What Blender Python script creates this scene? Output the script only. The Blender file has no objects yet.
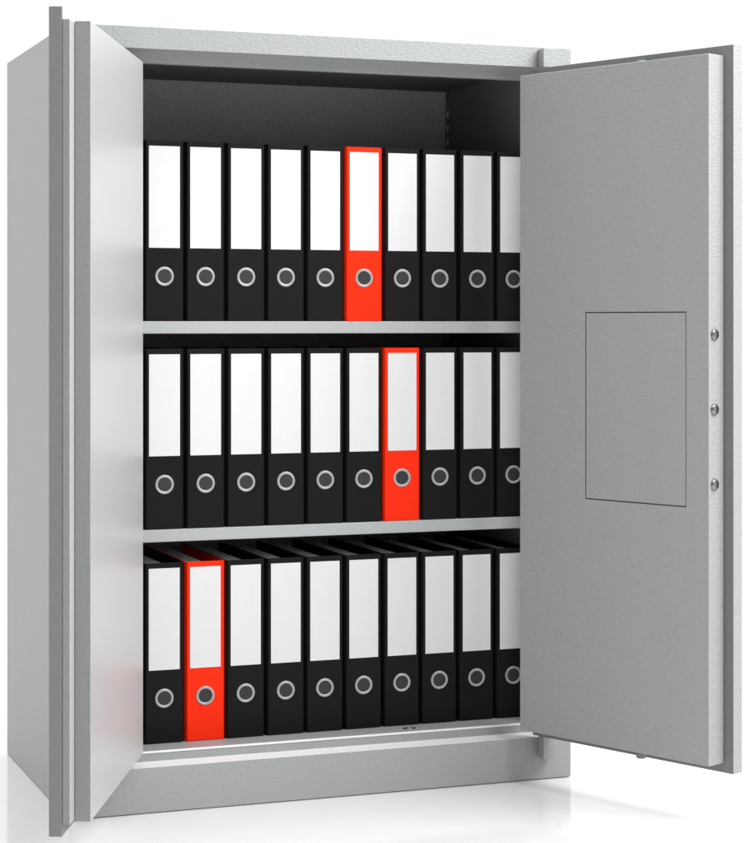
import bpy, bmesh, math, random
from mathutils import Vector, Matrix
random.seed(4)
scene = bpy.context.scene
COL = scene.collection

# ---------------------------------------------------------------- helpers
def link(name, bm, mats, parent=None, bevel=0.0, seg=2, smooth=False):
    me = bpy.data.meshes.new(name)
    bmesh.ops.recalc_face_normals(bm, faces=bm.faces)
    bm.to_mesh(me); bm.free()
    for m in (mats if isinstance(mats, (list, tuple)) else [mats]):
        me.materials.append(m)
    o = bpy.data.objects.new(name, me); COL.objects.link(o)
    if parent: o.parent = parent
    if smooth:
        for p in me.polygons: p.use_smooth = True
    if bevel > 0:
        b = o.modifiers.new('bevel', 'BEVEL'); b.width = bevel; b.segments = seg
        b.limit_method = 'ANGLE'; b.angle_limit = math.radians(40)
        b.harden_normals = True
        for p in me.polygons: p.use_smooth = True
    return o

def hexa(bm, pts, mi=0):
    """8 points: bottom loop of 4, then top loop of 4"""
    v = [bm.verts.new(p) for p in pts]
    for q in ((0, 1, 2, 3), (7, 6, 5, 4), (0, 4, 5, 1), (1, 5, 6, 2), (2, 6, 7, 3), (3, 7, 4, 0)):
        f = bm.faces.new([v[i] for i in q]); f.material_index = mi

def box(bm, x0, x1, y0, y1, z0, z1, mi=0):
    hexa(bm, [(x0, y0, z0), (x1, y0, z0), (x1, y1, z0), (x0, y1, z0),
              (x0, y0, z1), (x1, y0, z1), (x1, y1, z1), (x0, y1, z1)], mi)

def prism(bm, outline, z0, z1):
    a = [bm.verts.new((x, y, z0)) for x, y in outline]
    b = [bm.verts.new((x, y, z1)) for x, y in outline]
    n = len(a)
    bm.faces.new(list(reversed(a))); bm.faces.new(b)
    for i in range(n):
        j = (i + 1) % n
        bm.faces.new((a[i], a[j], b[j], b[i]))

def lathe(bm, prof, M, n=32, mi=0, cap0=True, cap1=True):
    """profile of (radius, height) spun about local z, placed by matrix M"""
    rings = []
    for r, h in prof:
        rings.append([bm.verts.new(M @ Vector((r * math.cos(2 * math.pi * k / n), r * math.sin(2 * math.pi * k / n), h))) for k in range(n)])
    for a, b in zip(rings, rings[1:]):
        for k in range(n):
            f = bm.faces.new((a[k], a[(k + 1) % n], b[(k + 1) % n], b[k])); f.material_index = mi; f.smooth = True
    if cap0: bm.faces.new(list(reversed(rings[0]))).material_index = mi
    if cap1: bm.faces.new(rings[-1]).material_index = mi

def empty(name, loc, parent=None):
    o = bpy.data.objects.new(name, None); COL.objects.link(o); o.location = loc
    o.empty_display_size = 0.05
    if parent: o.parent = parent
    return o

# ---------------------------------------------------------------- materials
def mat(name, rgb, rough=0.5, metal=0.0, spec=0.5, bump=None, vary=0.0, vscale=30.0, rvary=0.0):
    m = bpy.data.materials.new(name); m.use_nodes = True
    nt = m.node_tree; b = nt.nodes['Principled BSDF']
    b.inputs['Base Color'].default_value = (*rgb, 1); b.inputs['Roughness'].default_value = rough
    b.inputs['Metallic'].default_value = metal; b.inputs['Specular IOR Level'].default_value = spec
    tc = nt.nodes.new('ShaderNodeTexCoord')
    if bump:
        scale, strength, dist, stretch = bump
        mp = nt.nodes.new('ShaderNodeMapping'); mp.inputs['Scale'].default_value = stretch
        nt.links.new(tc.outputs['Object'], mp.inputs['Vector'])
        nz = nt.nodes.new('ShaderNodeTexNoise'); nz.inputs['Scale'].default_value = scale
        nz.inputs['Detail'].default_value = 3; nz.inputs['Roughness'].default_value = 0.55
        nt.links.new(mp.outputs[0], nz.inputs['Vector'])
        bp = nt.nodes.new('ShaderNodeBump'); bp.inputs['Strength'].default_value = strength
        bp.inputs['Distance'].default_value = dist
        nt.links.new(nz.outputs['Fac'], bp.inputs['Height']); nt.links.new(bp.outputs[0], b.inputs['Normal'])
    if vary or rvary:
        n2 = nt.nodes.new('ShaderNodeTexNoise'); n2.inputs['Scale'].default_value = vscale
        n2.inputs['Detail'].default_value = 5
        nt.links.new(tc.outputs['Object'], n2.inputs['Vector'])
        if vary:
            mr = nt.nodes.new('ShaderNodeMapRange'); mr.inputs['From Min'].default_value = 0.25; mr.inputs['From Max'].default_value = 0.75
            mr.inputs['To Min'].default_value = 1 - vary; mr.inputs['To Max'].default_value = 1 + vary
            nt.links.new(n2.outputs['Fac'], mr.inputs['Value'])
            mx = nt.nodes.new('ShaderNodeVectorMath'); mx.operation = 'SCALE'
            mx.inputs[0].default_value = rgb
            nt.links.new(mr.outputs[0], mx.inputs['Scale']); nt.links.new(mx.outputs[0], b.inputs['Base Color'])
        if rvary:
            mr = nt.nodes.new('ShaderNodeMapRange'); mr.inputs['From Min'].default_value = 0.25; mr.inputs['From Max'].default_value = 0.75
            mr.inputs['To Min'].default_value = rough - rvary; mr.inputs['To Max'].default_value = rough + rvary
            nt.links.new(n2.outputs['Fac'], mr.inputs['Value']); nt.links.new(mr.outputs[0], b.inputs['Roughness'])
    return m

PAINT = mat('textured_grey_paint', (.345, .355, .36), rough=.45, spec=.4, bump=(150, .8, .0014, (1, 1, 1.5)), vary=.035, vscale=300)
DOORP = mat('textured_grey_door_paint', (.355, .361, .366), rough=.42, spec=.4, bump=(155, .9, .0021, (1, 1, 1.8)), vary=.05, vscale=260)
SATIN = mat('satin_grey_leaf_paint', (.46, .465, .47), rough=.35, metal=.08, spec=.6, vary=.05, vscale=330)
SHELF = mat('grey_shelf_paint', (.42, .435, .44), rough=.38, spec=.5, bump=(300, .12, .0005, (1, 1, 1)), vary=.02, vscale=60)
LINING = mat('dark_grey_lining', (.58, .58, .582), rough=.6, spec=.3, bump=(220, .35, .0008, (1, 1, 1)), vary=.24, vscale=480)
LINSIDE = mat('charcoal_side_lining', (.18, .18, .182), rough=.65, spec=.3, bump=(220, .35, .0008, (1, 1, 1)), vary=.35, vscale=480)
SLOTLIGHT = mat('slot_edge_metal', (.8, .8, .8), rough=.4)
DARKHOLE = mat('dark_hole', (.02, .02, .02), rough=.6)
GROOVE = mat('groove_grey', (.13, .13, .13), rough=.6)
STEEL = mat('polished_steel', (.24, .24, .245), rough=.3, metal=1.0, vary=.06, vscale=90)
BLACK = mat('black_binder_board', (.0070, .0066, .0069), rough=.5, spec=.14, bump=(420, .12, .0004, (1, 1, 1)), vary=.08, vscale=60, rvary=.04)
RED = mat('red_binder_board', (.97, .027, .003), rough=.5, spec=.12, bump=(420, .10, .0004, (1, 1, 1)), vary=.03, vscale=60)
LABEL = mat('white_label_paper', (.73, .73, .735), rough=.55, spec=.3, vary=.018, vscale=28)
RINGM = mat('brushed_ring_metal', (.44, .44, .44), rough=.45, metal=.5, vary=.05, vscale=200)
RINGIN = mat('ring_hole_grey', (.021, .021, .022), rough=.5, vary=.1, vscale=200)
PAPER = mat('grey_paper_edges', (.9, .91, .91), rough=.8, spec=.1, vary=.06, vscale=(220))
FLOORM = mat('white_glossy_floor', (.84, .84, .84), rough=.09, spec=1.0, vary=.004, vscale=3)

GLINT = mat('sill_highlight_paint', (.88, .88, .88), rough=.3, spec=.5, bump=(260, .12, .0006, (1, 1, 1)))  # near-white colour stands in for the glossy highlight on the sill
EDGE = mat('edge_paint_with_shade', (.265, .272, .275), rough=.5, spec=.3, bump=(170, .7, .0011, (1, 1, 1.8)), vary=.05, vscale=260)  # darker copy of the door paint, shade of the left leaf edges included
INNER = mat('grey_paint_with_shade', (.20, .207, .21), rough=.5, spec=.35, bump=(170, .7, .0012, (1, 1, 1.5)), vary=.03, vscale=320)  # darker grey with the shade on the door plates painted in
# ---------------------------------------------------------------- floor
bm = bmesh.new()
vs = [bm.verts.new((16 * math.cos(2 * math.pi * k / 64), 16 * math.sin(2 * math.pi * k / 64), 0)) for k in range(64)]
bm.faces.new(vs)
fl = link('floor', bm, FLOORM); fl['kind'] = 'structure'

# ---------------------------------------------------------------- cabinet
W, H, D = .9071, 1.30, .5496
ZB = .0015                       # shadow gap under the plinth
O1 = (.018, .889, .076, 1.2645)
O2 = (.030, .877, .0925, 1.247)
CV = (.027, .880, .0925, 1.2797)
YR, YL, YK = .045, .062, .51    # rebate depth, lip depth, back of the cavity

cab = empty('safe_cabinet', (0, 0, 0))
cab['label'] = 'large grey steel two door safe cabinet standing open with three rows of binders'
cab['category'] = 'safe'

bm = bmesh.new()
def ring(x0, x1, z0, z1, y):
    return [bm.verts.new(p) for p in ((x0, y, z0), (x1, y, z0), (x1, y, z1), (x0, y, z1))]
def skin(a, b):
    for i in range(4):
        j = (i + 1) % 4
        bm.faces.new((a[i], a[j], b[j], b[i]))
ob = ring(0, W, ZB, H, D); of = ring(0, W, ZB, H, 0)
r1 = ring(*O1, 0); r1b = ring(*O1, YR); r2 = ring(*O2, YR); r2b = ring(*O2, YL); c0 = ring(*(CV[0], CV[1], CV[2] - .0006, CV[3]), YL); c1 = ring(*(CV[0], CV[1], CV[2] - .0006, CV[3]), YK)
bm.faces.new(ob)
skin(ob, of); skin(of, r1); skin(r1, r1b)
bm.faces.ensure_lookup_table(); bm.faces[-4].material_index = 1  # lower ledge gets its highlight as pale colour
skin(r1b, r2); skin(r2, r2b); skin(r2b, c0); skin(c0, c1); bm.faces.new(c1)
link('body_shell', bm, [PAINT, GLINT], cab, bevel=.0014)

# lining sheets of the cavity
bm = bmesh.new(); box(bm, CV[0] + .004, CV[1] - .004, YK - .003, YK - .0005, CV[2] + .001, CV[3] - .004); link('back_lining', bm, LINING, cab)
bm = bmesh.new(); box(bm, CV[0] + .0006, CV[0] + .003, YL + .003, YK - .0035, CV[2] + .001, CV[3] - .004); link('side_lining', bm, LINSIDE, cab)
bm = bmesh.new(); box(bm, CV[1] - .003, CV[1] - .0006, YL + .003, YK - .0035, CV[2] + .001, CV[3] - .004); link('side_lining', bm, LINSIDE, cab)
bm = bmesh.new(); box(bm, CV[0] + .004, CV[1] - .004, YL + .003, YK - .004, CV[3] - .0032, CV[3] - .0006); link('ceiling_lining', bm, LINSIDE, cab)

# perforated shelf rails in the back corners
for sx in (-1, 1):
    bm = bmesh.new()
    xw = CV[1] - .0034 if sx > 0 else CV[0] + .0034
    xi = xw - .0020 * sx
    a, b = sorted((xw, xi))
    box(bm, a, b, .478, .502, CV[2] + .002, CV[3] - .006, 0)
    z = CV[2] + .018
    while z < CV[3] - .03:
        f0, f1 = sorted((xi, xi - .0006 * sx))
        box(bm, f0, f1, .489, .4955, z, z + .013, 1)
        z += .0278
    link('shelf_rail', bm, [LINSIDE, SLOTLIGHT], cab)

# two shelves with folded front edge
for zt in (.8140, .4585):
    bm = bmesh.new()
    t = .0213
    prof = [(.0965, zt - t), (.0965, zt), (.470, zt), (.470, zt - .012), (.1195, zt - .012), (.1195, zt - t)]
    x0, x1 = CV[0] + .0045, CV[1] - .0065
    a = [bm.verts.new((x0, y, z)) for y, z in prof]; b = [bm.verts.new((x1, y, z)) for y, z in prof]
    bm.faces.new(a); bm.faces.new(list(reversed(b)))
    for i in range(len(prof)):
        j = (i + 1) % len(prof); bm.faces.new((a[i], b[i], b[j], a[j]))
    link('shelf', bm, SHELF, cab, bevel=.0016)

# added pale strip painting the highlight along the cavity floor's front edge
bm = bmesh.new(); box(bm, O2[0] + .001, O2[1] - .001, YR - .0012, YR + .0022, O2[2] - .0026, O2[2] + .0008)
link('sill_highlight_strip', bm, GLINT, cab, bevel=.0005)

# bolt socket let into the sill
bm = bmesh.new()
M = Matrix.Translation((.6268, .0745, CV[2] - .0002)) @ Matrix.Diagonal((1.35, .8, 1, 1))
lathe(bm, [(.0085, 0), (.0085, .0012), (.0066, .0014), (.0062, .0008)], M, 24, 0, cap0=False, cap1=False)
lathe(bm, [(.0062, .0007), (.0001, .0007)], M, 24, 1, cap0=False, cap1=False)
link('bolt_socket', bm, [STEEL, DARKHOLE], cab)

# hinge blocks on the four front corners
for sx in (0, 1):
    for z0, z1 in ((.0412, .0805), (1.2630, 1.2965)):
        bm = bmesh.new()
        x0, x1 = (.8428, .8658) if sx else (W - .8658, W - .8428)
        box(bm, x0, x1, -.0225, -.0006, z0, z1)
        link('hinge_block', bm, PAINT, cab, bevel=.0012)

# ---------------------------------------------------------------- doors
class Leaf:
    """frame of a door leaf: s runs from hinge to free edge, n from the plate inwards"""
    def __init__(self, hx, hy, ang, side):
        a = math.radians(ang); self.u = Vector((math.cos(a), math.sin(a), 0))
        self.n = Vector((self.u.y, -self.u.x, 0)) * side
        self.o = Vector((hx, hy, 0))
    def p(self, s, q, z): return self.o + self.u * s + self.n * q + Vector((0, 0, z))
    def slab(self, bm, s0, s1, q0, q1, z0, z1, mi=0):
        hexa(bm, [self.p(s0, q0, z0), self.p(s1, q0, z0), self.p(s1, q1, z0), self.p(s0, q1, z0),
                  self.p(s0, q0, z1), self.p(s1, q0, z1), self.p(s1, q1, z1), self.p(s0, q1, z1)], mi)
    def frame(self, s, q, z):       # matrix with local z along the leaf's free direction
        return Matrix.Translation(self.p(s, q, z)) @ Matrix(((self.n.x, 0, self.u.x), (self.n.y, 0, self.u.y), (0, 1, 0))).to_4x4()

# right leaf
R = Leaf(.8267, -.012, -67.0, 1)
bm = bmesh.new(); R.slab(bm, 0, .4340, -.0236, 0, .0832, 1.2601)
bm.faces.ensure_lookup_table(); bm.faces[4].material_index = 1  # plate's inner face darkened in colour for the panel's shade
doorR = link('door', bm, [DOORP, INNER], cab, bevel=.0010)
doorR['label'] = 'right door swung open showing its inner panel with three round bolts'
# inner panel with a sunk groove round the lock cover
s0, s1, q1, z0, z1 = .0070, .4153, .0407, .0990, 1.2438
gs0, gs1, gz0, gz1 = .1566, .3702, .5125, .8292
bm = bmesh.new()
gd = .0030
def V(s, q, z): return bm.verts.new(R.p(s, q, z))
back = [V(s0, .0006, z0), V(s1, .0006, z0), V(s1, .0006, z1), V(s0, .0006, z1)]
fr = [V(s0, q1, z0), V(s1, q1, z0), V(s1, q1, z1), V(s0, q1, z1)]
ho = [V(gs0, q1, gz0), V(gs1, q1, gz0), V(gs1, q1, gz1), V(gs0, q1, gz1)]
hb = [V(gs0, q1 - gd, gz0), V(gs1, q1 - gd, gz0), V(gs1, q1 - gd, gz1), V(gs0, q1 - gd, gz1)]
bm.faces.new(back)
for a, b in ((back, fr), (fr, ho), (ho, hb)):
    for i in range(4):
        j = (i + 1) % 4; f = bm.faces.new((a[i], a[j], b[j], b[i]))
        if a is ho: f.material_index = 1
bm.faces.new(hb).material_index = 1
panelR = link('inner_panel', bm, [DOORP, GROOVE], doorR, bevel=.0012)
bm = bmesh.new(); g = .0015
R.slab(bm, gs0 + g, gs1 - g, q1 - gd + .0002, q1 + .0002, gz0 + g, gz1 - g)
link('lock_cover', bm, DOORP, doorR, bevel=.0012)
# three round bolts in the free edge
for zb in (.7923, .6716, .5509):
    bm = bmesh.new()
    M = R.frame(s1, .0262, zb)
    lathe(bm, [(.0090, -.002), (.0090, .0024), (.0078, .0038), (.0004, .0038)], M, 28, 0, cap0=False, cap1=False)
    link('locking_bolt', bm, STEEL, doorR)
# vertical bolts through the panel's top and bottom edge
for zb, sg in ((z1, 1), (z0, -1)):
    bm = bmesh.new()
    M = Matrix.Translation(R.p(.262, .0215, zb)) @ Matrix.Diagonal((1, 1, sg, 1))
    lathe(bm, [(.0085, -.002), (.0085, .0030 if sg > 0 else .0105), (.0072, .0042 if sg > 0 else .0125), (.0003, .0042 if sg > 0 else .0125)], M, 24, 0, cap0=False, cap1=False)
    M = Matrix.Translation(R.p(.283, .0215, zb)) @ Matrix.Diagonal((1, 1, sg, 1))
    lathe(bm, [(.0075, -.001), (.0075, .0035), (.0062, .0040), (.0002, .0030)], M, 24, 1, cap0=False, cap1=False)
    link('locking_bolt', bm, [INNER, DARKHOLE], doorR)

# left leaf
L = Leaf(.0804, -.012, -113.4, -1)
bm = bmesh.new()
prof = [(0, .0842), (.4540, .0842), (.4540, 1.2592), (.4490, 1.2592), (.4470, 1.2410), (0, 1.2410)]
a = [bm.verts.new(L.p(s, -.0188, z)) for s, z in prof]; b = [bm.verts.new(L.p(s, 0, z)) for s, z in prof]
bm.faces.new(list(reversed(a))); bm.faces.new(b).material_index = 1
for i in range(len(prof)):
    j = (i + 1) % len(prof)
    bm.faces.new((a[i], a[j], b[j], b[i])).material_index = 1 if i == 1 else 0  # free edge carries painted shade
doorL = link('door', bm, [DOORP, INNER], cab, bevel=.0010)
doorL['label'] = 'left door swung open towards the viewer, seen nearly edge on'
bm = bmesh.new(); L.slab(bm, .003, .4532, .0005, .0114, .1012, 1.2412)
bm.faces.ensure_lookup_table(); bm.faces[3].material_index = 1  # shade painted on the strip's free edge
link('stop_strip', bm, [SATIN, EDGE], doorL, bevel=.0012)
bm = bmesh.new(); L.slab(bm, -.0343, .4225, .0116, .0351, .0985, 1.2428)
bm.faces.ensure_lookup_table(); bm.faces[3].material_index = 1  # panel's free edge toned down as if shaded
link('inner_panel', bm, [SATIN, EDGE], doorL, bevel=.0012)

# ---------------------------------------------------------------- binders
BW, BD, BH, CH, BT = .0712, .285, .308, .0062, .0026
def make_binder(board):
    root = empty('lever_arch_binder', (0, 0, 0))
    w = BW / 2
    bm = bmesh.new()
    k = BT * .45
    prism(bm, [(-w, BD), (-w, CH * .9), (-w + CH * .62, 0), (w - CH * .62, 0), (w, CH * .9), (w, BD),
               (w - BT, BD), (w - BT, CH + k), (w - CH * .7, BT), (-w + CH * .7, BT), (-w + BT, CH + k), (-w + BT, BD)], 0, BH)
    link('cover', bm, board, root, bevel=.0007)
    bm = bmesh.new(); box(bm, -w + BT + .0008, w * .22, .010, BD - .016, .004, BH - .006); link('paper_stack', bm, PAPER, root)
    bm = bmesh.new(); box(bm, -.0272, .0272, -.0007, .0001, .1250, .2988); link('spine_label', bm, LABEL, root)
    M = Matrix.Translation((0, 0, .0765)) @ Matrix.Rotation(math.pi / 2, 4, 'X')
    bm = bmesh.new()
    lathe(bm, [(.0166, -.0002), (.0162, .0011), (.0153, .0015), (.0129, .0015), (.0120, .0008), (.0118, .0002)], M, 40, 0, cap0=False, cap1=False)
    rg = link('finger_ring', bm, RINGM, root)
    bm = bmesh.new(); lathe(bm, [(.0119, .0004), (.0003, .0004)], M, 40, 0, cap0=False, cap1=False)
    link('finger_hole', bm, RINGIN, rg)
    return root

def copy_tree(o, parent=None):
    c = o.copy(); COL.objects.link(c)
    if parent: c.parent = parent
    for ch in list(o.children): copy_tree(ch, c)
    return c

ORD = ['first', 'second', 'third', 'fourth', 'fifth', 'sixth', 'seventh', 'eighth', 'ninth', 'tenth']
ROWS = [('top', .8142, 5, .0995), ('middle', .4587, 6, .0995), ('bottom', .0927, 1, .1040)]
proto = {}
for row, z, redi, yf in ROWS:
    for i in range(10):
        key = 'red' if i == redi else 'black'
        if key not in proto:
            proto[key] = o = make_binder(RED if key == 'red' else BLACK)
        else:
            o = copy_tree(proto[key])
        x0 = .1870 if yf < .1 else .1880
        o.location = (x0 + .07268 * i + random.uniform(-.0003, .0003), yf + random.uniform(-.0006, .0006), z)
        o.rotation_euler = (0, 0, random.uniform(-.002, .002))
        if key == 'red':
            lab = {'top': 'red lever arch binder on the top shelf, right of the middle',
                   'middle': 'red lever arch binder on the middle shelf, seventh from left',
                   'bottom': 'red lever arch binder in the bottom row, second from left'}[row]
        elif i == 0:
            lab = f'black lever arch binder at the left end of the {row} row'
        elif i == 9:
            lab = f'black lever arch binder in the {row} row, partly hidden behind the right door'
        elif i == redi - 1:
            lab = f'black lever arch binder immediately left of the red one in the {row} row'
        elif i == redi + 1:
            lab = f'black lever arch binder immediately right of the red one in the {row} row'
        else:
            lab = f'black lever arch binder with blank white label, {ORD[i]} from left in the {row} row'
        o['label'] = lab; o['category'] = 'binder'; o['group'] = 'lever arch binders in the safe'

# ---------------------------------------------------------------- light
TOP, FRONT = 1.15, .05
w = bpy.data.worlds.new('World'); scene.world = w; w.use_nodes = True
# studio: white sweep behind the cabinet, bright ceiling, darker room behind the viewer
nt = w.node_tree; bg = nt.nodes['Background']
tc = nt.nodes.new('ShaderNodeTexCoord'); sp = nt.nodes.new('ShaderNodeSeparateXYZ'); nt.links.new(tc.outputs['Generated'], sp.inputs[0])
def ramp(sock, f0, f1, t0, t1):
    m = nt.nodes.new('ShaderNodeMapRange'); m.interpolation_type = 'SMOOTHSTEP'
    for k, v in zip(('From Min', 'From Max', 'To Min', 'To Max'), (f0, f1, t0, t1)): m.inputs[k].default_value = v
    nt.links.new(sock, m.inputs['Value']); return m.outputs[0]
def op(o, a, b):
    m = nt.nodes.new('ShaderNodeMath'); m.operation = o; nt.links.new(a, m.inputs[0]); nt.links.new(b, m.inputs[1]); return m.outputs[0]
up = ramp(sp.outputs['Z'], .20, .85, 0, TOP)
dt = nt.nodes.new('ShaderNodeVectorMath'); dt.operation = 'DOT_PRODUCT'; dt.inputs[1].default_value = (-.66, -.75, 0)
nt.links.new(tc.outputs['Generated'], dt.inputs[0])
hor = ramp(dt.outputs['Value'], .05, .85, 1.03, FRONT)
nt.links.new(op('ADD', up, hor), bg.inputs['Strength']); bg.inputs['Color'].default_value = (1, 1, 1, 1)
def area(name, loc, target, size, power):
    l = bpy.data.lights.new(name, 'AREA'); l.shape = 'DISK'; l.size = size; l.energy = power
    o = bpy.data.objects.new(name, l); COL.objects.link(o); o.location = loc
    o.rotation_euler = (Vector(target) - Vector(loc)).to_track_quat('-Z', 'Y').to_euler()
    return o
area('studio_softbox', (1.75, -1.5, 2.45), (.35, 0, .95), 1.7, 68)

# ---------------------------------------------------------------- camera
cam = bpy.data.cameras.new('camera'); co = bpy.data.objects.new('camera', cam); COL.objects.link(co)
F, Y0, CX, CD, CZ, YAW = 2025.579, 322.614, -.69132, 3.26500, .81160, .357732
cam.sensor_fit = 'HORIZONTAL'; cam.sensor_width = 36; cam.lens = F / 745 * 36
cam.shift_y = (Y0 - 421.5) / 745
cam.clip_start = .05; cam.clip_end = 200
co.location = (CX, -CD, CZ); co.rotation_euler = (math.pi / 2, 0, -YAW)
scene.camera = co
scene.view_settings.view_transform = 'Standard'; scene.view_settings.look = 'None'
scene.view_settings.exposure = 0
